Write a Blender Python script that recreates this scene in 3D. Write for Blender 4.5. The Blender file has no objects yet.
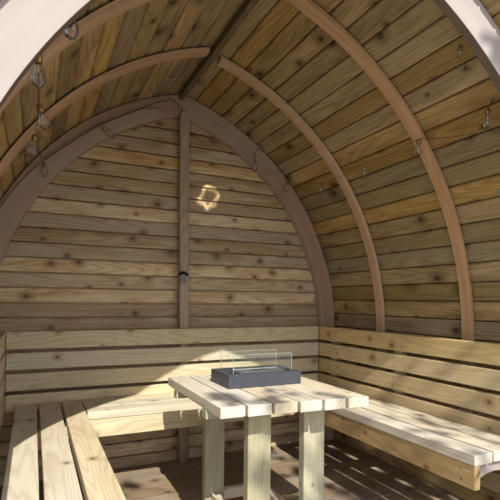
import bpy, bmesh, math, random
from mathutils import Vector, Matrix
rnd = random.Random(7)
S = bpy.context.scene
COL = S.collection

# ------------------------------------------------------------------ materials
def new_mat(name):
    m = bpy.data.materials.new(name); m.use_nodes = True
    nt = m.node_tree; nt.nodes.clear()
    out = nt.nodes.new('ShaderNodeOutputMaterial')
    b = nt.nodes.new('ShaderNodeBsdfPrincipled')
    nt.links.new(b.outputs[0], out.inputs[0])
    return m, nt, b

class G:
    """tiny helper for building node graphs"""
    def __init__(s, nt): s.nt = nt
    def n(s, t, **k):
        x = s.nt.nodes.new(t)
        for a, v in k.items(): setattr(x, a, v)
        return x
    def put(s, sock, v):
        if hasattr(v, 'links'): s.nt.links.new(v, sock)
        else: sock.default_value = v
    def math(s, op, a, b=0.0, c=None, clamp=False):
        x = s.n('ShaderNodeMath', operation=op, use_clamp=clamp)
        s.put(x.inputs[0], a); s.put(x.inputs[1], b)
        if c is not None: s.put(x.inputs[2], c)
        return x.outputs[0]
    def comb(s, a, b, c=0.0):
        x = s.n('ShaderNodeCombineXYZ')
        for i, v in enumerate((a, b, c)): s.put(x.inputs[i], v)
        return x.outputs[0]
    def noise(s, vec, scale=1.0, detail=2.0, rough=0.5, dist=0.0):
        x = s.n('ShaderNodeTexNoise')
        s.put(x.inputs['Vector'], vec); x.inputs['Scale'].default_value = scale
        x.inputs['Detail'].default_value = detail; x.inputs['Roughness'].default_value = rough
        x.inputs['Distortion'].default_value = dist
        return x.outputs['Fac']
    def mix(s, f, a, b, blend='MIX'):
        x = s.n('ShaderNodeMix', data_type='RGBA', blend_type=blend)
        s.put(x.inputs[0], f); s.put(x.inputs[6], a); s.put(x.inputs[7], b)
        return x.outputs[2]
    def smooth(s, v, a, b, lo=0.0, hi=1.0):
        x = s.n('ShaderNodeMapRange', interpolation_type='SMOOTHSTEP')
        s.put(x.inputs[0], v)
        for i, q in enumerate((a, b, lo, hi)): x.inputs[i + 1].default_value = q
        return x.outputs[0]

def c4(c): return (c[0], c[1], c[2], 1.0)

def wood(name, light, mid, dark, ring=0.35, knots=0.6, knot_scale=6.0, knot_r=0.085, knot_col=(0.10, 0.055, 0.025),
         tint=None, tone=0.25, rough=0.62, blotch=0.3, ring_freq=34.0, fine=0.18):
    m, nt, b = new_mat(name); g = G(nt)
    uv = g.n('ShaderNodeUVMap'); uv.uv_map = 'UVMap'
    sp = g.n('ShaderNodeSeparateXYZ'); nt.links.new(uv.outputs[0], sp.inputs[0])
    u, v = sp.outputs[0], sp.outputs[1]
    at = g.n('ShaderNodeAttribute', attribute_name='tone')
    ts = g.n('ShaderNodeSeparateColor'); nt.links.new(at.outputs['Color'], ts.inputs[0])
    t1, t2, t3 = ts.outputs[0], ts.outputs[1], ts.outputs[2]
    # knots: sparse voronoi cells in the plane of the board
    wob = g.noise(g.comb(g.math('MULTIPLY', u, 30.), g.math('MULTIPLY', v, 30.)), 1, 2)
    vo = g.n('ShaderNodeTexVoronoi', voronoi_dimensions='2D', feature='F1')
    vo.inputs['Scale'].default_value = knot_scale
    nt.links.new(g.comb(g.math('MULTIPLY', u, 0.8), g.math('ADD', v, g.math('MULTIPLY', wob, 0.006))), vo.inputs['Vector'])
    dist = vo.outputs['Distance']
    vs = g.n('ShaderNodeSeparateColor'); nt.links.new(vo.outputs['Color'], vs.inputs[0])
    has = g.math('LESS_THAN', vs.outputs[0], knots)
    size = g.math('MULTIPLY_ADD', vs.outputs[1], 0.75, 0.35)
    nd = g.math('DIVIDE', dist, size)
    kcore = g.math('MULTIPLY', g.smooth(nd, knot_r * 0.55, knot_r, 1, 0), has)
    khalo = g.math('MULTIPLY', g.smooth(nd, knot_r * 0.8, knot_r * 3.2, 1, 0), has)
    # growth rings = contour lines of a stretched field that bends round the knots
    fld = g.noise(g.comb(g.math('MULTIPLY', u, 0.75), g.math('MULTIPLY', v, 8.0)), 1, 1.0, 0.4)
    fld = g.math('ADD', fld, g.math('MULTIPLY', khalo, 0.16))
    fld = g.math('ADD', fld, g.math('MULTIPLY', g.noise(g.comb(g.math('MULTIPLY', u, 7.), g.math('MULTIPLY', v, 60.)), 1, 2), 0.035))
    rg = g.math('MULTIPLY_ADD', g.math('SINE', g.math('MULTIPLY', fld, ring_freq * 6.283 / 2)), 0.5, 0.5)
    rg = g.math('POWER', rg, 2.0)
    fn = g.noise(g.comb(g.math('MULTIPLY', u, 6.), g.math('MULTIPLY', v, 330.)), 1, 3, 0.65)
    big = g.noise(g.comb(g.math('MULTIPLY', u, 2.2), g.math('MULTIPLY', v, 12.)), 1, 3, 0.6)
    col = g.mix(g.smooth(big, 0.3, 0.7), c4(light), c4(mid))
    if tint: col = g.mix(g.math('MULTIPLY', g.smooth(t2, 0.45, 1.0), 0.85), col, c4(tint))
    col = g.mix(g.math('MULTIPLY', rg, ring), col, c4(dark))
    col = g.mix(g.math('MULTIPLY', g.smooth(fn, 0.42, 0.72), fine), col, c4(dark))
    st = g.noise(g.comb(g.math('MULTIPLY', u, 3.5), g.math('MULTIPLY', v, 22.), 5.0), 1, 4, 0.7)
    col = g.mix(g.math('MULTIPLY', g.smooth(st, 0.58, 0.78), blotch), col, c4(dark))
    col = g.mix(g.math('MULTIPLY', khalo, 0.55), col, c4(tuple(0.55 * a + 0.45 * k for a, k in zip(dark, knot_col))))
    col = g.mix(g.math('MULTIPLY', kcore, 0.9), col, c4(knot_col))
    val = g.math('MULTIPLY_ADD', t1, 2 * tone, 1.0 - tone)
    hs = g.n('ShaderNodeHueSaturation'); nt.links.new(col, hs.inputs['Color']); nt.links.new(val, hs.inputs['Value'])
    nt.links.new(g.math('MULTIPLY_ADD', t3, 0.3, 0.85), hs.inputs['Saturation'])
    nt.links.new(hs.outputs[0], b.inputs['Base Color'])
    b.inputs['Roughness'].default_value = rough
    b.inputs['Specular IOR Level'].default_value = 0.25
    bp = g.n('ShaderNodeBump'); bp.inputs['Strength'].default_value = 0.25; bp.inputs['Distance'].default_value = 0.002
    nt.links.new(g.math('SUBTRACT', fn, g.math('MULTIPLY', rg, 0.3)), bp.inputs['Height']); nt.links.new(bp.outputs[0], b.inputs['Normal'])
    return m

def plain(name, col, rough=0.5, metal=0.0, spec=0.5, var=0.0, scale=20.):
    m, nt, b = new_mat(name); g = G(nt)
    if var:
        tc = g.n('ShaderNodeTexCoord')
        f = g.noise(tc.outputs['Object'], scale, 3, 0.6)
        x = g.mix(g.smooth(f, 0.3, 0.7), c4(tuple(k * (1 - var) for k in col)), c4(tuple(min(1, k * (1 + var)) for k in col)))
        nt.links.new(x, b.inputs['Base Color'])
    else: b.inputs['Base Color'].default_value = c4(col)
    b.inputs['Roughness'].default_value = rough; b.inputs['Metallic'].default_value = metal
    b.inputs['Specular IOR Level'].default_value = spec
    return m

def glass(name, tint=(1, 1, 1), ior=1.45, boost=1.0):
    """thin clear glass: transparent, with a mirror-like Fresnel reflection"""
    m = bpy.data.materials.new(name); m.use_nodes = True; nt = m.node_tree; nt.nodes.clear(); g = G(nt)
    out = g.n('ShaderNodeOutputMaterial'); tr = g.n('ShaderNodeBsdfTransparent'); gl = g.n('ShaderNodeBsdfGlossy')
    tr.inputs[0].default_value = c4(tint); gl.inputs['Roughness'].default_value = 0.02
    fr = g.n('ShaderNodeFresnel'); fr.inputs[0].default_value = ior
    mx = g.n('ShaderNodeMixShader')
    nt.links.new(g.math('MULTIPLY', fr.outputs[0], boost, clamp=True), mx.inputs[0]); nt.links.new(tr.outputs[0], mx.inputs[1]); nt.links.new(gl.outputs[0], mx.inputs[2])
    nt.links.new(mx.outputs[0], out.inputs[0])
    return m

M = {}
M['wall'] = wood('end_wall_wood', (0.56, 0.435, 0.265), (0.41, 0.255, 0.12), (0.15, 0.085, 0.037), tint=(0.36, 0.285, 0.20), tone=0.27, knots=0.62, knot_scale=7.0, knot_r=0.11, knot_col=(0.10, 0.05, 0.022), ring=0.38, blotch=0.4)
M['roof'] = wood('roof_wood', (0.46, 0.325, 0.15), (0.30, 0.195, 0.08), (0.085, 0.045, 0.017), tint=(0.30, 0.225, 0.115), tone=0.2, knots=0.68, knot_scale=5.2, knot_r=0.105, knot_col=(0.06, 0.03, 0.012), ring=0.36, blotch=0.65, fine=0.35)
M['bench'] = wood('bench_wood', (0.61, 0.52, 0.36), (0.52, 0.43, 0.28), (0.29, 0.20, 0.105), tint=(0.51, 0.455, 0.33), tone=0.09, knots=0.45, knot_scale=6.0, knot_r=0.08, ring=0.3, blotch=0.2, knot_col=(0.17, 0.085, 0.03))
M['table'] = wood('table_wood', (0.60, 0.525, 0.40), (0.51, 0.43, 0.305), (0.31, 0.24, 0.15), tint=(0.53, 0.475, 0.38), tone=0.08, knots=0.3, knot_scale=5.5, knot_r=0.06, ring=0.35, blotch=0.25, knot_col=(0.25, 0.16, 0.08))
M['leg'] = wood('leg_wood', (0.37, 0.345, 0.225), (0.315, 0.29, 0.185), (0.20, 0.17, 0.10), tint=(0.27, 0.295, 0.22), tone=0.08, knots=0.35, knot_scale=5.5, knot_r=0.055, ring=0.3, blotch=0.2, knot_col=(0.15, 0.10, 0.055))
M['warm'] = wood('warm_bench_wood', (0.60, 0.465, 0.255), (0.50, 0.365, 0.18), (0.28, 0.17, 0.07), tint=(0.50, 0.40, 0.23), tone=0.09, knots=0.45, knot_scale=6.0, knot_r=0.08, ring=0.3, blotch=0.2, knot_col=(0.17, 0.085, 0.03))
M['apron'] = wood('brown_apron_wood', (0.47, 0.335, 0.165), (0.38, 0.26, 0.12), (0.22, 0.13, 0.055), tone=0.05, knots=0.4, knot_scale=6.0, knot_r=0.07, ring=0.3, blotch=0.2, knot_col=(0.14, 0.07, 0.03))
M['floor'] = wood('floor_wood', (0.31, 0.24, 0.165), (0.25, 0.185, 0.12), (0.11, 0.075, 0.042), tone=0.15, knots=0.35, knot_scale=5.0, knot_r=0.07, blotch=0.4)
M['rib'] = wood('rib_wood', (0.52, 0.335, 0.195), (0.45, 0.28, 0.155), (0.26, 0.155, 0.085), tone=0.06, knots=0.0, ring=0.3, blotch=0.2, ring_freq=14)
M['ply'] = wood('plywood', (0.345, 0.235, 0.175), (0.30, 0.198, 0.143), (0.20, 0.125, 0.088), tone=0.05, knots=0.0, ring=0.12, blotch=0.15, ring_freq=9, fine=0.06)
M['plyfront'] = wood('pale_plywood', (0.315, 0.265, 0.24), (0.29, 0.24, 0.212), (0.21, 0.165, 0.14), tone=0.03, knots=0.0, ring=0.2, blotch=0.2, ring_freq=9, fine=0.06)
M['plycut'] = wood('plywood_cut_edge', (0.14, 0.092, 0.062), (0.115, 0.074, 0.049), (0.07, 0.043, 0.028), tone=0.04, knots=0.0, ring=0.2, blotch=0.2)
M['post'] = wood('post_wood', (0.36, 0.275, 0.19), (0.31, 0.225, 0.15), (0.14, 0.09, 0.055), tone=0.04, knots=0.2, ring=0.3, blotch=0.45)
M['ridge'] = wood('ridge_wood', (0.17, 0.115, 0.055), (0.13, 0.085, 0.04), (0.07, 0.04, 0.018), tone=0.04, knots=0.1)
M['slate'] = plain('anthracite_coat', (0.040, 0.043, 0.053), 0.45, 0.0, 0.4, 0.12, 60)
M['steel'] = plain('brushed_steel', (0.72, 0.76, 0.84), 0.5, 0.35)
M['black'] = plain('black_iron', (0.006, 0.006, 0.006), 0.7, 0, 0.1)
M['zinc'] = plain('zinc', (0.13, 0.135, 0.14), 0.5, 0.2)
M['brass'] = plain('brass_cap', (0.30, 0.165, 0.05), 0.4, 0.8)
M['wire'] = plain('wire', (0.035, 0.028, 0.022), 0.5)
M['glass'] = glass('pane_glass', (0.96, 0.98, 0.96), 1.5)
M['edge'] = plain('glass_edge', (0.34, 0.38, 0.34), 0.15)
M['bulb'] = glass('bulb_glass', (0.97, 0.975, 0.98), 1.45, 0.8)
M['filament'] = plain('filament', (0.55, 0.5, 0.42), 0.4)
M['screw'] = plain('screw', (0.06, 0.045, 0.03), 0.5, 0.3)
M['felt'] = plain('roof_felt', (0.035, 0.036, 0.04), 0.9, 0, 0.2, 0.2, 30)
M['ground'] = plain('paving', (0.30, 0.285, 0.25), 0.9, 0, 0.2, 0.15, 3)
M['leaf'] = plain('leaf', (0.07, 0.13, 0.03), 0.6, 0, 0.3, 0.3, 2)
M['bark'] = plain('bark', (0.12, 0.085, 0.06), 0.9, 0, 0.2, 0.3, 9)
M['blotch'] = plain('greenish_blotch', (0.12, 0.30, 0.25), 0.7, 0, 0.2, 0.4, 200)

# ------------------------------------------------------------------ mesh helpers
class MB:
    def __init__(s):
        s.bm = bmesh.new(); s.uv = s.bm.loops.layers.uv.new('UVMap'); s.tn = s.bm.loops.layers.float_color.new('tone')
        s.rnd()
    def rnd(s):
        s.ou, s.ov = rnd.uniform(0, 50), rnd.uniform(0, 50)
        s.t = (rnd.random(), rnd.random(), rnd.random(), 1)
    def face(s, vs, uvs=None, mi=0, smooth=False):
        try: f = s.bm.faces.new(vs)
        except ValueError: return None
        f.material_index = mi; f.smooth = smooth
        for i, l in enumerate(f.loops):
            l[s.tn] = s.t
            if uvs: l[s.uv].uv = (uvs[i][0] + s.ou, uvs[i][1] + s.ov)
        return f
    def hexa(s, p, L, mi=0):
        """box from 8 points (4 of one end, 4 of the other); L = direction of the grain"""
        L = Vector(L).normalized()
        v = [s.bm.verts.new(q) for q in p]
        c = sum((Vector(q) for q in p), Vector()) / 8
        for idx in ((3, 2, 1, 0), (4, 5, 6, 7), (0, 1, 5, 4), (1, 2, 6, 5), (2, 3, 7, 6), (3, 0, 4, 7)):
            vs = [v[i] for i in idx]
            n = (vs[1].co - vs[0].co).cross(vs[2].co - vs[1].co).normalized()
            if n.dot((vs[0].co + vs[2].co) / 2 - c) < 0: vs.reverse(); n = -n
            if abs(n.dot(L)) > 0.7:
                a = L.orthogonal().normalized(); bb = L.cross(a)
                uvs = [((q.co - c).dot(a) * 0.25, (q.co - c).dot(bb)) for q in vs]
            else:
                W = n.cross(L).normalized(); off = 0.37 * (abs(n.z) > 0.5)
                uvs = [((q.co - c).dot(L), (q.co - c).dot(W) + off) for q in vs]
            s.face(vs, uvs, mi)
    def box(s, x0, x1, y0, y1, z0, z1, axis='x', mi=0):
        p = [(x0, y0, z0), (x0, y1, z0), (x0, y1, z1), (x0, y0, z1), (x1, y0, z0), (x1, y1, z0), (x1, y1, z1), (x1, y0, z1)]
        s.hexa(p, {'x': (1, 0, 0), 'y': (0, 1, 0), 'z': (0, 0, 1)}[axis], mi)
    def sweep(s, secs, closed_ring=True, caps=True, us=None, mi=0, smooth=False):
        """skin a list of cross-sections (equal point counts)"""
        rings = [[s.bm.verts.new(q) for q in sec] for sec in secs]
        n = len(rings[0])
        if us is None:
            us = [0.0]
            for a, b in zip(secs, secs[1:]):
                us.append(us[-1] + (sum((Vector(q) for q in b), Vector()) / n - sum((Vector(q) for q in a), Vector()) / n).length)
        per = [0.0]
        for i in range(n): per.append(per[-1] + (Vector(secs[0][(i + 1) % n]) - Vector(secs[0][i])).length)
        for k in range(len(rings) - 1):
            for i in range(n if closed_ring else n - 1):
                j = (i + 1) % n
                s.face([rings[k][i], rings[k][j], rings[k + 1][j], rings[k + 1][i]],
                       [(us[k], per[i]), (us[k], per[i + 1]), (us[k + 1], per[i + 1]), (us[k + 1], per[i])], mi, smooth)
        if caps:
            s.face(rings[0][::-1], [(q.co.x, q.co.z) for q in rings[0][::-1]], mi)
            s.face(rings[-1], [(q.co.x, q.co.z) for q in rings[-1]], mi)
    def tube(s, pts, r, n=8, mi=0):
        pts = [Vector(p) for p in pts]; secs = []
        rr = r if isinstance(r, (list, tuple)) else [r] * len(pts)
        for i, p in enumerate(pts):
            t = (pts[min(i + 1, len(pts) - 1)] - pts[max(i - 1, 0)]).normalized()
            a = t.orthogonal().normalized() if abs(t.z) > .95 else t.cross(Vector((0, 0, 1))).normalized()
            b = t.cross(a)
            secs.append([p + a * rr[i] * math.cos(q) + b * rr[i] * math.sin(q) for q in (2 * math.pi * k / n for k in range(n))])
        s.sweep(secs, mi=mi, smooth=True)
    def lathe(s, prof, n=14, mi=0):
        secs = [[Vector((r * math.cos(2 * math.pi * k / n), r * math.sin(2 * math.pi * k / n), z)) for k in range(n)] for r, z in prof]
        s.sweep(secs, mi=mi, smooth=True)
    def screw(s, p, nrm, r=0.0035, mi=1):
        nrm = Vector(nrm); a = nrm.orthogonal().normalized(); b = nrm.cross(a); p = Vector(p) + nrm * 0.0008
        ring = [s.bm.verts.new(p + a * r * math.cos(q) + b * r * math.sin(q)) for q in (math.pi * k / 4 for k in range(8))]
        s.face(ring, [(0, 0)] * 8, mi)
    def build(s, name, mats, parent=None, bevel=0.0):
        bmesh.ops.recalc_face_normals(s.bm, faces=s.bm.faces[:])
        if parent is not None:
            base = parent.matrix_world.translation if parent.parent is None else parent['_w']
            bmesh.ops.translate(s.bm, verts=s.bm.verts[:], vec=-Vector(base))
        me = bpy.data.meshes.new(name); s.bm.to_mesh(me); s.bm.free()
        for m in (mats if isinstance(mats, (list, tuple)) else [mats]): me.materials.append(m)
        o = bpy.data.objects.new(name, me); COL.objects.link(o)
        if parent is not None: o.parent = parent
        if bevel:
            md = o.modifiers.new('edge', 'BEVEL'); md.width = bevel; md.segments = 2; md.limit_method = 'ANGLE'; md.angle_limit = 0.6
        return o

def thing(name, label, cat, loc=(0, 0, 0), group=None):
    o = bpy.data.objects.new(name, None); COL.objects.link(o); o.location = loc; o.empty_display_size = 0.05
    o.matrix_world = Matrix.Translation(loc)
    tag(o, label, cat, group); return o
def tag(o, label, cat, group=None):
    o['label'] = label; o['category'] = cat
    if group: o['group'] = group
    return o
def sub(name, parent):
    """an empty part that holds sub-parts; sits at its thing's base"""
    o = bpy.data.objects.new(name, None); COL.objects.link(o); o.parent = parent; o.empty_display_size = 0.04
    o['_w'] = tuple(parent.location); return o
def struct(o, label):
    o['kind'] = 'structure'; o['label'] = label; return o

# ------------------------------------------------------------------ the arch profile (half, x >= 0)
OA, OZ, OR = 0.347, 0.82, 1.509          # outer curve = inside face of the cladding
IA, IZ, IR = 0.369, 0.785, 1.409         # inner curve of the wide plywood arches
def curve(a, zc, r, n, z0=0.0):
    """points from the floor straight up, then along the arc to the apex"""
    th = math.acos(a / r); pts = [(r - a, z0)]
    if zc > z0 + 0.01: pts += [(r - a, z0 + (zc - z0) * k / 6) for k in range(1, 6)]
    for k in range(n + 1):
        q = th * k / n
        pts.append((r * math.cos(q) - a, zc + r * math.sin(q)))
    pts[-1] = (0.0, pts[-1][1]); return pts
def outer_x(z, grow=0.0):
    r = OR + grow
    if z <= OZ: return r - OA
    q = r * r - (z - OZ) ** 2
    return max(0.0, math.sqrt(max(q, 0)) - OA)
YB, YF = 2.778, 1.054                      # end wall, front edge of the roof

# ------------------------------------------------------------------ end wall: horizontal log-lap boards
mb = MB(); P = 0.0832; z = 0.98 - 12 * P
k = 0
while z < 2.29:
    z0, z1 = max(z, -0.05), z + P
    w0 = min(outer_x(z0, 0.012), 1.3); w1 = outer_x(z1 - 0.02, 0.012)
    w = max(w0, 0.02); wt = max(w1, 0.01)
    y = YB + rnd.uniform(-0.0015, 0.0015)
    prof = [(y + 0.032, z0 - 0.005), (y + 0.022, z0 - 0.005), (y + 0.022, z0 + 0.003), (y + 0.001, z0 + 0.0045), (y - 0.0015, z0 + 0.016), (y - 0.002, z0 + 0.05), (y - 0.0005, z1 - 0.010), (y + 0.003, z1 - 0.004), (y + 0.022, z1 - 0.0035), (y + 0.032, z1 - 0.0035)]
    mb.rnd(); N = 12; L = []
    split = rnd.choice([None, None, None, rnd.uniform(-0.5, 0.5)])
    for i in range(N + 1):
        f = -1 + 2 * i / N
        L.append([Vector((f * (w + (wt - w) * max(0, (q[1] - z0) / P)), q[0] + 0.0012 * math.sin(3 * f + k), q[1])) for q in prof])
    mb.sweep(L, closed_ring=True, us=[(-1 + 2 * i / N) * w for i in range(N + 1)])
    z += P; k += 1
o = mb.build('wall_back', M['wall']); struct(o, 'end wall of horizontal rounded softwood boards under the arch')
# ------------------------------------------------------------------ curved side cladding, left and right
def front_y(x): return YF - 0.064 * x      # the roof edge is a little out of square
def cladding(side, name, label):
    mb = MB(); bp = 0.0978
    pts = []
    nlow = 8
    for i in range(nlow): pts.append((OR - OA, OZ * i / nlow))
    th = math.acos(OA / OR); n = round(th * OR / bp)
    for i in range(n + 1): pts.append((OR * math.cos(th * i / n) - OA, OZ + OR * math.sin(th * i / n)))
    pts[-1] = (0.0, pts[-1][1])
    for (xa, za), (xb, zb) in zip(pts, pts[1:]):
        mb.rnd()
        d = Vector((xb - xa, 0, zb - za)).normalized(); nrm = Vector((d.z, 0, -d.x))
        if nrm.x < 0: nrm = -nrm
        a = Vector((xa, 0, za)) + d * 0.002; b = Vector((xb, 0, zb)) - d * 0.002
        lift = rnd.uniform(0, 0.0015); a += nrm * lift; b += nrm * (lift + rnd.uniform(0, 0.002))
        T = nrm * 0.02; ch = 0.006
        prof = [a + T, a + nrm * ch, a + d * ch, b - d * ch, b + nrm * ch, b + T]
        N = 10; L = []
        for i in range(N + 1):
            L.append([Vector((side * q.x, front_y(side * q.x) + (YB + 0.02 - front_y(side * q.x)) * i / N, q.z)) for q in prof])
        mb.sweep(L, us=[0.6 + YF + (YB - YF) * i / N for i in range(N + 1)])
    if side > 0:      # two small greenish rings on the boards
        for q0, y0 in ((0.4667, 2.587), (0.460, 1.329)):
            mb.rnd(); c = Vector((1.5068 * math.cos(q0) - OA, y0, OZ + 1.5068 * math.sin(q0))); dr = Vector((-math.sin(q0), 0, math.cos(q0)))
            for k in range(9):
                a = 2 * math.pi * k / 9; b = a + 2 * math.pi / 9; ro, ri = 0.012 + 0.004 * math.sin(3 * a + q0 * 9), 0.006
                p = [c + dr * rr * math.cos(an) + Vector((0, 1, 0)) * rr * math.sin(an) for rr, an in ((ri, a), (ro, a), (0.012 + 0.004 * math.sin(3 * b + q0 * 9), b), (ri, b))]
                mb.face([mb.bm.verts.new(x) for x in p], [(0, 0)] * 4, 1)
    o = mb.build(name, [M['roof'], M['blotch']]); struct(o, label)
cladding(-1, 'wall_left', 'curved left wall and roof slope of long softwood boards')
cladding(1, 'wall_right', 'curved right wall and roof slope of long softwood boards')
# outer roof covering
mb = MB(); prof = []
for (x, zz) in curve(OA, OZ, OR + 0.026, 40, -0.05): prof.append((x, zz))
prof2 = [(x, zz) for x, zz in curve(OA, OZ, OR + 0.034, 40, -0.05)]
ring_in = [(-x, zz) for x, zz in prof] + [(x, zz) for x, zz in prof[::-1][1:]]
ring_out = [(-x, zz) for x, zz in prof2] + [(x, zz) for x, zz in prof2[::-1][1:]]
secs = [[Vector((a[0], front_y(a[0]) + 0.004, a[1])), Vector((b[0], front_y(b[0]) + 0.004, b[1])), Vector((b[0], YB + 0.03, b[1])), Vector((a[0], YB + 0.03, a[1]))] for a, b in zip(ring_in, ring_out)]
mb.sweep(secs)
o = mb.build('roof', M['felt']); struct(o, 'dark felt covering over the curved roof boards')
# ------------------------------------------------------------------ floor decking and ground outside
mb = MB(); y = 0.75
while y < YB + 0.02:
    mb.rnd(); mb.box(-1.18, 1.18, y, min(y + 0.117, YB + 0.02), -0.03, rnd.uniform(-0.001, 0.001), 'x'); y += 0.12
o = mb.build('floor', M['floor']); struct(o, 'brown decking floor under the benches and table')
mb = MB(); mb.box(-14, 14, -16, 12, -0.2, -0.06, 'x')
o = mb.build('ground', M['ground']); struct(o, 'paving outside the shelter')

# ------------------------------------------------------------------ arches and ribs
def band(mb, inn, out, side, y0, y1, skew=0.0, cut=0):
    secs = []
    for (xi, zi), (xo, zo) in zip(inn, out):
        ya, yb = y0 + skew * side * xi, y1 + skew * side * xi
        secs.append([Vector((side * xi, ya, zi)), Vector((side * xo, ya, zo)), Vector((side * xo, yb, zo)), Vector((side * xi, yb, zi))])
    # uv: along the arc / across
    rings = [[mb.bm.verts.new(q) for q in s_] for s_ in secs]
    us = [0.0]
    for a, b in zip(secs, secs[1:]): us.append(us[-1] + (b[0] - a[0]).length)
    per = [0.0]
    for i in range(4): per.append(per[-1] + (secs[8][(i + 1) % 4] - secs[8][i]).length)
    for k in range(len(rings) - 1):
        for i in range(4):
            j = (i + 1) % 4
            mb.face([rings[k][i], rings[k][j], rings[k + 1][j], rings[k + 1][i]], [(us[k], per[i]), (us[k], per[i + 1]), (us[k + 1], per[i + 1]), (us[k + 1], per[i])], cut if i in (1, 3) else 0)
    mb.face(rings[0][::-1], [(0, 0)] * 4); mb.face(rings[-1], [(0, 0)] * 4)

NA = 48
OUT = curve(OA, OZ, OR - 0.006, NA); INN = curve(IA, IZ, IR, NA)
def lerp(a, b, t): return (a[0] + (b[0] - a[0]) * t, a[1] + (b[1] - a[1]) * t)
SD = {-1: 'left', 1: 'right'}
for s in (-1, 1):
    # end arch against the end wall
    t = thing('arched_rib', 'wide plywood arch half flat against the end wall, curving down to the %s corner' % SD[s], 'arch', (s * 1.1, 2.74, 0), 'wide arch against the end wall')
    mb = MB(); band(mb, INN, OUT, s, 2.745, 2.775); mb.build('arch_board', M['ply'], t, 0.002)
    # facing plate: inner part of the width, round tip
    tip = 0.955 if s < 0 else 0.70
    mb = MB(); n = len(INN); front = []
    i_end = int((n - 1) * tip)
    fo = []
    for i in range(i_end + 1):
        q = i / i_end
        w = 1.0 - (0.45 if s < 0 else 0.25) * min(1, max(0, (q - 0.35) / 0.5)) ** 0.8
        e = (i_end - i) / 3.5
        wr = 1 if e >= 1 else math.sqrt(max(0.0, 1 - (1 - e) ** 2)) * 0.92 + 0.08
        fo.append(lerp(INN[i], OUT[i], max(0.06, w * wr)))
    band(mb, INN[:i_end + 1], fo, s, 2.727, 2.741)
    mb.build('facing_plate', M['ply'], t, 0.002)
for s in (-1, 1):
    t = thing('arched_rib', 'broad pale plywood arch half at the open front, on the %s' % SD[s], 'arch', (s * 1.1, 1.1, 0), 'wide arch at the open front')
    mb = MB(); band(mb, curve(IA, IZ, IR + 0.014, NA), OUT, s, 1.096, 1.128, -0.056, 1); mb.build('arch_board', [M['plyfront'], M['plycut']], t, 0.002)
for (yr, yl, w, where) in ((2.225, 2.175, 0.085, 'near the end wall'), (1.59, 1.575, 0.09, 'midway along the roof')):
    for s, yc in ((-1, yl), (1, yr)):
        if s < 0: w = 0.058
        t = thing('arched_rib', 'narrow curved timber rib on the %s slope, %s' % (SD[s], where), 'rib', (s * 1.14, yc, 0), 'narrow roof ribs')
        inn = curve(OA, OZ, OR - 0.032, NA); out = curve(OA, OZ, OR - 0.009, NA)
        # stop short of the ridge beam
        cut = [i for i, p in enumerate(inn) if p[0] >= 0.03][-1] + 1
        mb = MB(); lo = [i for i, p in enumerate(inn) if p[1] < 0.36][-1]
        band(mb, inn[lo:cut], out[lo:cut], s, yc - w / 2, yc + w / 2)
        tag(mb.build('tmp', M['rib'], t, 0.002), '', ''); 
        ch = t.children[0]; del ch['label']; del ch['category']; ch.name = 'rib_lamination'
# ridge beam
mb = MB(); zr = OZ + math.sqrt(OR ** 2 - OA ** 2)
mb.box(-0.024, 0.006, 1.14, 2.744, zr - 0.046, zr - 0.004, 'y')
tag(mb.build('ridge_beam', M['ridge'], None, 0.002), 'dark square ridge beam running along the roof peak', 'beam')['kind'] = 'thing'
# centre post
mb = MB(); hw, hd = 0.031, 0.0155
secs = []
for zz, sc in ((0.0, 1), (0.6, 1), (1.2, 1), (1.8, 1), (2.13, 1), (2.15, .93), (2.162, .75), (2.168, .4)):
    cx = 0.026 - 0.0085 * zz + (0.0 if zz else 0)
    ring = []
    for q in range(20):
        a = 2 * math.pi * q / 20; c, sn = math.cos(a), math.sin(a); e = 0.5
        ring.append(Vector((cx + hw * sc * math.copysign(abs(c) ** e, c), 2.7225 + hd * math.copysign(abs(sn) ** e, sn), zz)))
    secs.append(ring)
mb.sweep(secs, smooth=True)
tag(mb.build('timber_post', M['post']), 'slim round-edged timber post standing up the middle of the end wall', 'post')
# bottle opener on the post
t = thing('bottle_opener', 'small black and grey metal bottle opener fixed to the post', 'bottle opener', (0.003, 2.70, 1.15))
mb = MB()
mb.box(-0.014, 0.02, 2.699, 2.7065, 1.122, 1.165, 'z', 0)
for dx in (-0.009, 0.015): mb.box(dx - 0.006, dx + 0.006, 2.697, 2.7062, 1.106, 1.126, 'z', 0)
mb.build('back_plate', M['zinc'], t, 0.002)
mb = MB()
secs = [[Vector((0.003 + x, y, zz)) for y, zz in ((2.7065, h), (2.680, h - 0.004), (2.678, h - 0.016), (2.7065, h - 0.014))] for x, h in ((-0.030, 1.164), (-0.022, 1.171), (-0.008, 1.178), (0.008, 1.178), (0.022, 1.171), (0.030, 1.164))]
mb.sweep(secs); mb.build('hood', M['black'], t, 0.001)

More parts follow.
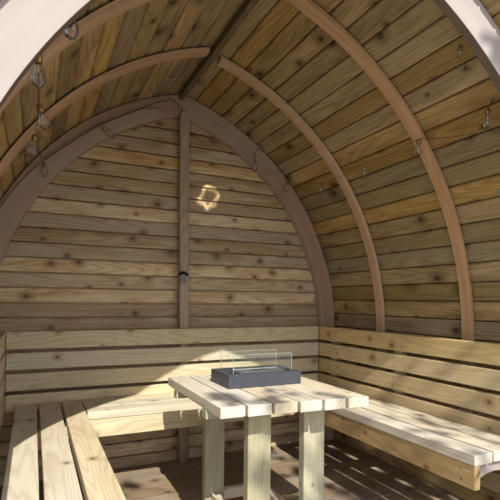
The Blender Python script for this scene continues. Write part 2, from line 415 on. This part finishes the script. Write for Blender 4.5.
# ------------------------------------------------------------------ benches
PW, GP, TH = 0.0965, 0.0135, 0.040
SH = 0.45
RAILS = [(1.0125 - 0.5625 * b, 1.0125 - 0.5625 * a) for a, b in ((0.3285, 0.4925), (0.5285, 0.6865), (0.7215, 0.881), (0.917, 1.07))]
BEN = [M['bench'], M['screw']]
XR, XL, YBK = 0.99, -0.952, 2.68       # front faces of the backrests
YE = 1.145                               # front ends of the side benches
def side_bench(s):
    lab = {1: 'long slatted timber bench along the right wall, apron board below its seat', -1: 'long slatted timber bench along the left wall, seat half in sun'}[s]
    xf = 0.634 if s > 0 else -0.584      # front edge of the seat
    xb = XR if s > 0 else XL
    ye = YE if s > 0 else 0.86
    t = thing('slatted_bench', lab, 'bench', (s * 0.8, 1.8, 0), 'slatted benches round the table')
    seat = sub('seat', t)
    for k in range(3):
        a = xf + s * k * (PW + GP); b = a + s * PW
        mb = MB(); mb.box(min(a, b), max(a, b), ye + (0.0, 0.004, -0.003)[k], 2.645 if s < 0 else 2.354, SH - TH, SH + (0, .0008, .0003)[k], 'y')
        if s > 0:
            pass
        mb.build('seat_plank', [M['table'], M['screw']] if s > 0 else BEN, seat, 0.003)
    back = sub('backrest', t)
    for k, (z0, z1) in enumerate(RAILS):
        mb = MB(); mb.box(min(xb, xb + s * 0.034), max(xb, xb + s * 0.034), ye - 0.02 + 0.006 * (k % 2), 2.678, z0, z1, 'y')
        for yy in (1.3, 1.95, 2.62):
            for zz in (z0 + 0.022, z1 - 0.022): mb.screw((xb, yy, zz), (-s, 0, 0))
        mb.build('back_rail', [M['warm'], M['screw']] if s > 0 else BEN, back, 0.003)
    for yy in (1.3, 1.95, 2.56):
        mb = MB(); mb.box(min(xb + s * 0.035, xb + s * 0.07), max(xb + s * 0.035, xb + s * 0.07), yy - 0.03, yy + 0.03, 0.34, 0.80, 'z'); mb.build('batten', M['bench'], t, 0.002)
    mb = MB(); a, b = xf + s * 0.004, xf + s * 0.034
    mb.box(min(a, b), max(a, b), ye + 0.002, 2.357 if s > 0 else 2.645, SH - TH - 0.091, SH - TH - 0.001, 'y')
    for yy in (ye + 0.06, 1.8):
        mb.screw((a, yy, 0.345), (-s, 0, 0), 0.004); mb.screw((a, yy + 0.003, 0.385), (-s, 0, 0), 0.003)
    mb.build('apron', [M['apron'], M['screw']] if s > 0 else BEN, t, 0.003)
    # curved brackets that carry the seat
    for yy in ((ye + 0.03, 1.85, 2.3) if s > 0 else (1.0, 2.25)):
        mb = MB(); N = 12; secs = []
        x0 = xf + s * 0.036; x1 = xb + s * 0.034 if s > 0 else xf - 0.29
        for i in range(N + 1):
            f = i / N; x = x0 + (x1 - x0) * f
            zb = 0.335 + 0.028 * math.sin(math.pi * min(1, f * 1.5)) - 0.10 * max(0, f - 0.55)
            secs.append([Vector((x, yy, zb)), Vector((x, yy + 0.034, zb)), Vector((x, yy + 0.034, SH - TH - 0.001)), Vector((x, yy, SH - TH - 0.001))])
        mb.sweep(secs); mb.build('bracket', M['plyfront'] if s > 0 else M['bench'], t, 0.002)
    return t
side_bench(-1); side_bench(1)
t = thing('slatted_bench', 'short slatted timber bench across the end wall behind the table', 'bench', (0, 2.5, 0), 'slatted benches round the table')
seat = sub('seat', t)
xa, xz = XL + 0.02, XR - 0.01
for k in range(3):
    y0 = 2.355 + k * (PW + GP)
    lo = -0.578 if True else 0
    mb = MB(); mb.box(lo, xz - (0 if k else 0), y0, y0 + PW, SH - TH, SH + (0, .0006, -.0003)[k], 'x'); mb.build('seat_plank', BEN, seat, 0.003)
back = sub('backrest', t)
for k, (z0, z1) in enumerate(RAILS):
    mb = MB(); mb.box(XL + 0.002, XR - 0.002, YBK, YBK + 0.026, z0, z1, 'x')
    for xx in (-0.40, 0.30, 0.985):
        for zz in (z0 + 0.022, z1 - 0.022): mb.screw((xx, YBK, zz), (0, -1, 0))
    mb.build('back_rail', BEN, back, 0.003)
mb = MB(); mb.box(-0.582, 0.60, 2.359, 2.389, SH - TH - 0.091, SH - TH - 0.001, 'x'); mb.build('apron', BEN, t, 0.003)

# ------------------------------------------------------------------ table
TZ = 0.64
t = thing('picnic_table', 'pale thick-planked timber table in the middle, fire pit on top', 'table', (0.076, 1.77, 0))
top = sub('tabletop', t)
for k in range(6):
    x0 = -0.2435 + k * 0.101; yf = 1.446 - 0.0095 * k
    mb = MB(); mb.box(x0, x0 + 0.0945, yf, 2.115 - 0.004 * k, TZ - TH, TZ + rnd.uniform(-0.0006, 0.0006), 'y')
    mb.build('top_plank', M['table'], top, 0.003)
for (y0, y1) in ((1.584, 1.632), (1.965, 2.008)):
    mb = MB(); mb.box(-0.246, 0.352, y0, y1, TZ - TH - 0.034, TZ - TH - 0.0005, 'x'); mb.build('cleat', M['leg'], t, 0.002)
for x0 in (-0.092, 0.1545):
    for y0 in (1.543, 2.01):
        mb = MB(); mb.box(x0, x0 + 0.0975, y0, y0 + 0.04, 0.0, TZ - TH - 0.0005, 'z'); mb.build('leg', M['leg'], t, 0.003)
    mb = MB(); mb.box(x0 + 0.03, x0 + 0.07, 1.584, 2.009, 0.055, 0.10, 'y'); mb.build('stretcher', M['table'], t, 0.002)
mb = MB(); mb.box(0.006, 0.154, 2.012, 2.047, 0.055, 0.10, 'x'); mb.build('stretcher', M['table'], t, 0.002)

# ------------------------------------------------------------------ table-top fire pit
t = thing('tabletop_fire_pit', 'anthracite rectangular bioethanol fire pit with two glass panes on the table', 'fire pit', (0.075, 1.825, TZ))
x0, x1, y0, y1, z0, z1 = -0.097, 0.25, 1.725, 1.93, TZ + 0.001, TZ + 0.057
bx0, bx1, by0, by1 = -0.025, 0.195, 1.765, 1.855
mb = MB()
mb.box(x0, x1, y0, y1, z0, z1 - 0.004, 'x')
for a in ((x0, x1, y0, by0), (x0, x1, by1, y1), (x0, bx0, by0, by1), (bx1, x1, by0, by1)):
    mb.box(a[0], a[1], a[2], a[3], z1 - 0.004, z1, 'x')
mb.build('housing', M['slate'], t, 0.0015)
mb = MB(); mb.box(bx0 + .001, bx1 - .001, by0 + .001, by1 - .001, z1 - 0.004, z1 + 0.003, 'x'); bo = mb.build('burner_tray', M['steel'], t, 0.001)
mb = MB(); mb.box(bx0 + 0.07, bx1 - 0.07, by0 + 0.04, by1 - 0.04, z1 + 0.003, z1 + 0.0045, 'x'); mb.build('burner_slot', M['black'], t)
for yy, za in ((1.755, -0.058), (1.895, -0.07)):
    mb = MB(); mb.box(-0.063, 0.218, yy, yy + 0.004, z1, z1 + 0.078, 'x')
    for xx in (-0.0645, 0.218): mb.box(xx, xx + 0.0015, yy, yy + 0.004, z1, z1 + 0.078, 'z', 1)
    mb.box(-0.063, 0.218, yy, yy + 0.004, z1 + 0.078, z1 + 0.079, 'x', 1)
    mb.build('glass_pane', [M['glass'], M['edge']], t)

# ------------------------------------------------------------------ string lights
CAM = Vector((-0.825, 0.0, 1.0125)); YAW, ROLL, FPX, V0 = math.radians(25.447), math.radians(0.62), 455.8, 299.1
def make_bulb(size=1.0):
    r = bpy.data.objects.new('festoon_bulb', None); COL.objects.link(r); r.empty_display_size = 0.02
    r.matrix_world = Matrix()
    mb = MB(); mb.lathe([(0.0045, 0.0), (0.010, -0.001), (0.0115, -0.008), (0.0112, -0.024), (0.0095, -0.027)], 14); mb.build('brass_cap', M['brass'], r)
    mb = MB(); mb.lathe([(0.0085, -0.0262), (0.0105, -0.034), (0.0155, -0.048), (0.019, -0.062), (0.0185, -0.074), (0.013, -0.085), (0.005, -0.0905), (0.001, -0.091)], 16); mb.build('glass_bulb', M['bulb'], r)
    mb = MB(); mb.tube([(0, 0, -0.028), (0.001, 0, -0.05)], 0.0022, 6); mb.tube([(-0.005, 0, -0.05), (-0.006, 0, -0.07), (0, 0, -0.062), (0.006, 0, -0.07), (0.005, 0, -0.05)], 0.0007, 5); mb.build('filament', M['filament'], r)
    return r
proto = make_bulb(); first = [True]
def bulb(loc, tilt, label, sc=1.0):
    if first[0]: r = proto; first[0] = False
    else:
        r = proto.copy(); COL.objects.link(r)
        for ch in list(proto.children):
            c = ch.copy(); COL.objects.link(c); c.parent = r
    r.location = loc; r.rotation_euler = tilt; r.scale = (sc, sc, sc)
    tag(r, label, 'light bulb', 'festoon bulbs on the roof')
    return Vector(loc)
BL = [((-0.748, 1.205, 1.738), (0, 0, 0), 'clear bulb hanging just behind the left front arch, topmost of the left row'),
      ((-0.8195, 1.34, 1.66), (0, 0, 0), 'clear brass-capped bulb second from the front on the left cable'),
      ((-0.814, 1.66, 1.645), (-.1, -.3, 0), 'clear tilted bulb third from the front on the left cable'),
      ((-0.8245, 1.97, 1.644), (0, .12, 0), 'clear bulb on the left cable in front of the narrow rib near the end wall'),
      ((-0.779, 2.69, 1.734), (0, -.08, 0), 'clear bulb at the left end of the end wall arch'),
      ((-0.480, 2.69, 1.98), (.2, -.95, 0), 'clear bulb hanging sideways on the upper left end wall arch'),
      ((0.479, 2.69, 1.928), (0, 0, 0), 'clear bulb hanging from the upper right end wall arch'),
      ((0.733, 2.68, 1.812), (0, .4, 0), 'clear bulb lower down on the right side of the end wall arch'),
      ((0.787, 2.366, 1.738), (0, .1, 0), 'clear bulb between the end wall arch and the narrow rib beside it'),
      ((0.7765, 1.952, 1.751), (0, 0, 0), 'clear bulb between the two narrow ribs on the right slope'),
      ((0.767, 1.56, 1.755), (0, .06, 0), 'clear bulb hanging at the edge of the middle right rib'),
      ((0.7667, 1.2076, 1.7625), (0, .06, 0), 'clear bulb in front of the middle right rib, nearest on the right cable'),
      ((0.615, 1.215, 1.975), (0.3, -.5, 0), 'small clear bulb high on the right slope beside the front arch')]
SC = [1, 1, .95, .95, .85, .95, .85, .85, .75, .85, .85, .85, .55]
pos = [bulb(*a, sc=q) for a, q in zip(BL, SC)]
def cable(pts, label, r=0.0016):
    mb = MB(); fine = []
    for a, b in zip(pts, pts[1:]):
        a, b = Vector(a), Vector(b); n = 8
        for k in range(n):
            f = k / n; p = a.lerp(b, f); p.z -= 0.03 * (b - a).length * 4 * f * (1 - f) if (b - a).length > .2 else 0; fine.append(p)
    fine.append(Vector(pts[-1])); mb.tube(fine, r, 6)
    tag(mb.build('light_cable', M['wire']), label, 'cable')
UP = Vector((0, 0, .0015))
cable([(-0.725, 1.20, 1.785)] + [p + UP for p in pos[:5]], 'thin dark cable joining the bulbs down the left slope', 0.0012)
cable([(-0.772, 2.718, 1.757), (-0.699, 2.718, 1.825), (-0.596, 2.718, 1.913), (-0.484, 2.718, 2.0), (-0.333, 2.718, 2.091), (-0.168, 2.718, 2.187), (-0.076, 2.718, 2.223), (-0.038, 2.718, 2.207), (-0.026, 2.718, 2.175)], 'thin dark cable along the upper left of the end wall arch', 0.0025)
cable([pos[6] + UP, (0.486, 2.705, 1.978), (0.510, 2.715, 2.012), (0.550, 2.715, 2.003), (0.611, 2.715, 1.965), (0.689, 2.715, 1.894), pos[7] + UP], 'thin dark cable looped between two bulbs on the upper right of the end wall arch', 0.0022)
cable([pos[7] + UP * 2, pos[8] + UP] + [p + UP for p in pos[9:11]] + [(0.842, 1.2, 1.70)], 'thin dark cable joining the bulbs along the right slope', 0.0014)
cable([pos[11] + UP, pos[11] + Vector((0.03, 0, 0.05))], 'short dark cable holding the nearest bulb on the right slope', 0.0016)

#TREE#
SUN = Vector((0.165, 1.0, -0.93)).normalized()
def leafy(tree_pts):
    mb = MB()
    for (c, rad, n, ls) in tree_pts:
        for _ in range(n):
            while True:
                d = Vector((rnd.uniform(-1, 1), rnd.uniform(-1, 1), rnd.uniform(-1, 1)))
                if d.length <= 1: break
            p = c + Vector((d.x * rad[0], d.y * rad[1], d.z * rad[2]))
            a = Vector((rnd.gauss(0, 1), rnd.gauss(0, 1), rnd.gauss(0, .5))).normalized(); b = a.cross(Vector((rnd.gauss(0, .4), rnd.gauss(0, .4), 1))).normalized()
            l = ls * rnd.uniform(.7, 1.3); w = l * 0.42
            v = [mb.bm.verts.new(p + a * l * q + b * w * r + Vector((0, 0, -abs(q) * l * .15))) for q, r in ((-.5, 0), (-.2, .8), (.15, .9), (.5, 0), (.15, -.9), (-.2, -.8))]
            mb.rnd(); mb.face(v, [(0, 0)] * 6)
    return mb
def toward(x, y, z, dist): return Vector((x, y, z)) - SUN * dist
clusters = []
# (ground target x, y at z = .6, distance towards the sun, radius, leaves)
for (x, y, dist, r, n) in (
        (0.95, 1.05, 5.4, 0.30, 30), (0.85, 1.5, 5.8, 0.28, 24), (1.05, 1.9, 5.2, 0.30, 26), (0.82, 2.38, 5.7, 0.2, 34), (0.70, 2.25, 5.5, 0.1, 14), (0.92, 2.8, 5.4, 0.3, 34), (1.3, 2.5, 6.0, 0.45, 90),
        (1.45, 1.4, 5.6, 0.5, 120), (1.2, 3.2, 5.3, 0.4, 60), (0.56, 1.25, 5.9, 0.16, 10), (0.50, 1.75, 5.3, 0.17, 12), (0.42, 2.0, 5.6, 0.10, 5), (0.2, 1.5, 5.2, 0.10, 5),
        (0.05, 1.62, 5.4, 0.10, 4), (-0.06, 1.55, 5.1, 0.05, 3), (0.30, 1.24, 5.6, 0.09, 8), (0.0, 1.2, 5.3, 0.07, 5), (-0.055, 1.27, 5.4, 0.05, 10), (0.235, 1.32, 5.6, 0.05, 12), (0.22, 1.17, 5.2, 0.06, 12), (-0.01, 1.07, 5.7, 0.05, 8), (0.22, 1.1, 5.0, 0.08, 6), (0.28, 1.05, 5.5, 0.15, 12), (0.0, 1.0, 5.2, 0.12, 6), (-0.55, 1.75, 5.3, 0.05, 2), (-0.33, 1.45, 5.5, 0.05, 2), (-0.456, 1.86, 5.2, 0.05, 7), (-0.18, 1.62, 5.6, 0.09, 5), (-0.02, 1.5, 5.0, 0.05, 4), (-0.6, 1.5, 5.3, 0.03, 2), (2.2, 2.0, 5.6, 0.8, 260), (2.0, 3.4, 5.9, 0.8, 220), (2.8, 1.2, 5.8, 0.8, 240)):
    clusters.append((toward(x, y, 0.6, dist), (r, r, r * .6), n, 0.085))
troot = thing('tree', 'leafy broadleaf tree outside the open front, shading the right side', 'tree', (2.3, -4.2, -0.06))
mb = MB(); base = Vector((2.3, -4.2, -0.1)); fork = Vector((2.1, -4.0, 2.7))
mb.tube([base, Vector((2.25, -4.15, 1.4)), fork, Vector((1.9, -3.6, 4.2))], [0.13, 0.11, 0.09, 0.04], 10)
for (c, rad, n, ls) in clusters:
    mid = fork.lerp(c, 0.5) + Vector((0, 0, 0.25)); mb.tube([fork, mid, c], [0.03, 0.014, 0.004], 6)
mb.build('trunk', M['bark'], troot)
lo = leafy(clusters).build('foliage', M['leaf'], troot); lo['kind'] = 'stuff'

# ------------------------------------------------------------------ light
ld = bpy.data.lights.new('sun', 'SUN'); ld.energy = 7.2; ld.angle = math.radians(0.53); ld.color = (1.0, 0.97, 0.92)
lo = bpy.data.objects.new('sun', ld); COL.objects.link(lo); lo.rotation_mode = 'QUATERNION'; lo.rotation_quaternion = SUN.to_track_quat('-Z', 'Y'); lo.location = (-1, -6, 6)
w = bpy.data.worlds.new('sky'); S.world = w; w.use_nodes = True
nt = w.node_tree; nt.nodes.clear(); g = G(nt)
wo = g.n('ShaderNodeOutputWorld'); bg = g.n('ShaderNodeBackground'); nt.links.new(bg.outputs[0], wo.inputs[0])
tc = g.n('ShaderNodeTexCoord'); sp = g.n('ShaderNodeSeparateXYZ'); nt.links.new(tc.outputs['Generated'], sp.inputs[0])
colr = g.mix(g.smooth(sp.outputs[2], -0.05, 0.7), (0.95, 0.95, 0.93, 1), (0.70, 0.80, 1.0, 1)); nt.links.new(colr, bg.inputs[0])
bg.inputs[1].default_value = 1.9
# added ring-patterned spot lamp in place of sun reflected off the burner tray
sd = bpy.data.lights.new('glint_stand_in_lamp', 'SPOT'); sd.energy = 330.0; sd.shadow_soft_size = 0.004; sd.spot_size = math.radians(9.5); sd.spot_blend = 0.4; sd.color = (1, .93, .8)
so = bpy.data.objects.new('glint_stand_in_lamp', sd); COL.objects.link(so); src = Vector((0.10, 1.825, TZ + 0.075)); so.location = src
so.rotation_mode = 'QUATERNION'; so.rotation_quaternion = (Vector((0.192, 2.755, 1.645)) - src).to_track_quat('-Z', 'Y')
sd.use_nodes = True; nt = sd.node_tree; g = G(nt)
em = [n for n in nt.nodes if n.type == 'EMISSION'][0]
tc = g.n('ShaderNodeTexCoord'); sp = g.n('ShaderNodeSeparateXYZ'); nt.links.new(tc.outputs['Normal'], sp.inputs[0])
iz = g.math('DIVIDE', 1.0, g.math('ABSOLUTE', sp.outputs[2])); ax = g.math('MULTIPLY', sp.outputs[0], iz); ay = g.math('MULTIPLY', sp.outputs[1], iz)
ax = g.math('MULTIPLY', ax, 0.72)
nz = g.noise(g.comb(g.math('MULTIPLY', ax, 30.), g.math('MULTIPLY', ay, 30.)), 1, 2)
nb = g.noise(g.comb(g.math('MULTIPLY', ax, 22.), g.math('MULTIPLY', ay, 22.), 4.0), 1, 1)
rad = g.math('ADD', g.math('SQRT', g.math('ADD', g.math('MULTIPLY', ax, ax), g.math('MULTIPLY', ay, ay))), g.math('MULTIPLY_ADD', nz, 0.05, -0.022))
ringv = g.math('SUBTRACT', 1.0, g.math('DIVIDE', g.math('ABSOLUTE', g.math('SUBTRACT', rad, 0.034)), 0.014), clamp=True)
nt.links.new(g.math('MULTIPLY', g.math('POWER', ringv, 1.6), g.smooth(nb, 0.35, 0.62, 0.4, 1.3)), em.inputs['Strength'])

# ------------------------------------------------------------------ camera
cd = bpy.data.cameras.new('camera'); co = bpy.data.objects.new('camera', cd); COL.objects.link(co)
f = Vector((math.sin(YAW), math.cos(YAW), 0)); r = Vector((math.cos(YAW), -math.sin(YAW), 0)); up = Vector((0, 0, 1))
r2 = math.cos(ROLL) * r + math.sin(ROLL) * up; u2 = -math.sin(ROLL) * r + math.cos(ROLL) * up
mw = Matrix((r2, u2, -f)).transposed().to_4x4(); mw.translation = CAM; co.matrix_world = mw
cd.sensor_width = 36; cd.lens = FPX / 500 * 36; cd.shift_y = (V0 - 250) / 500; cd.clip_start = 0.02
S.camera = co
S.view_settings.view_transform = 'Standard'; S.view_settings.look = 'None'; S.view_settings.exposure = 0.0; S.view_settings.gamma = 1
S.view_settings.use_curve_mapping = False
S.cycles.max_bounces = 10; S.cycles.diffuse_bounces = 6; S.cycles.transparent_max_bounces = 12
for o in bpy.data.objects:
    if '_w' in o: del o['_w']
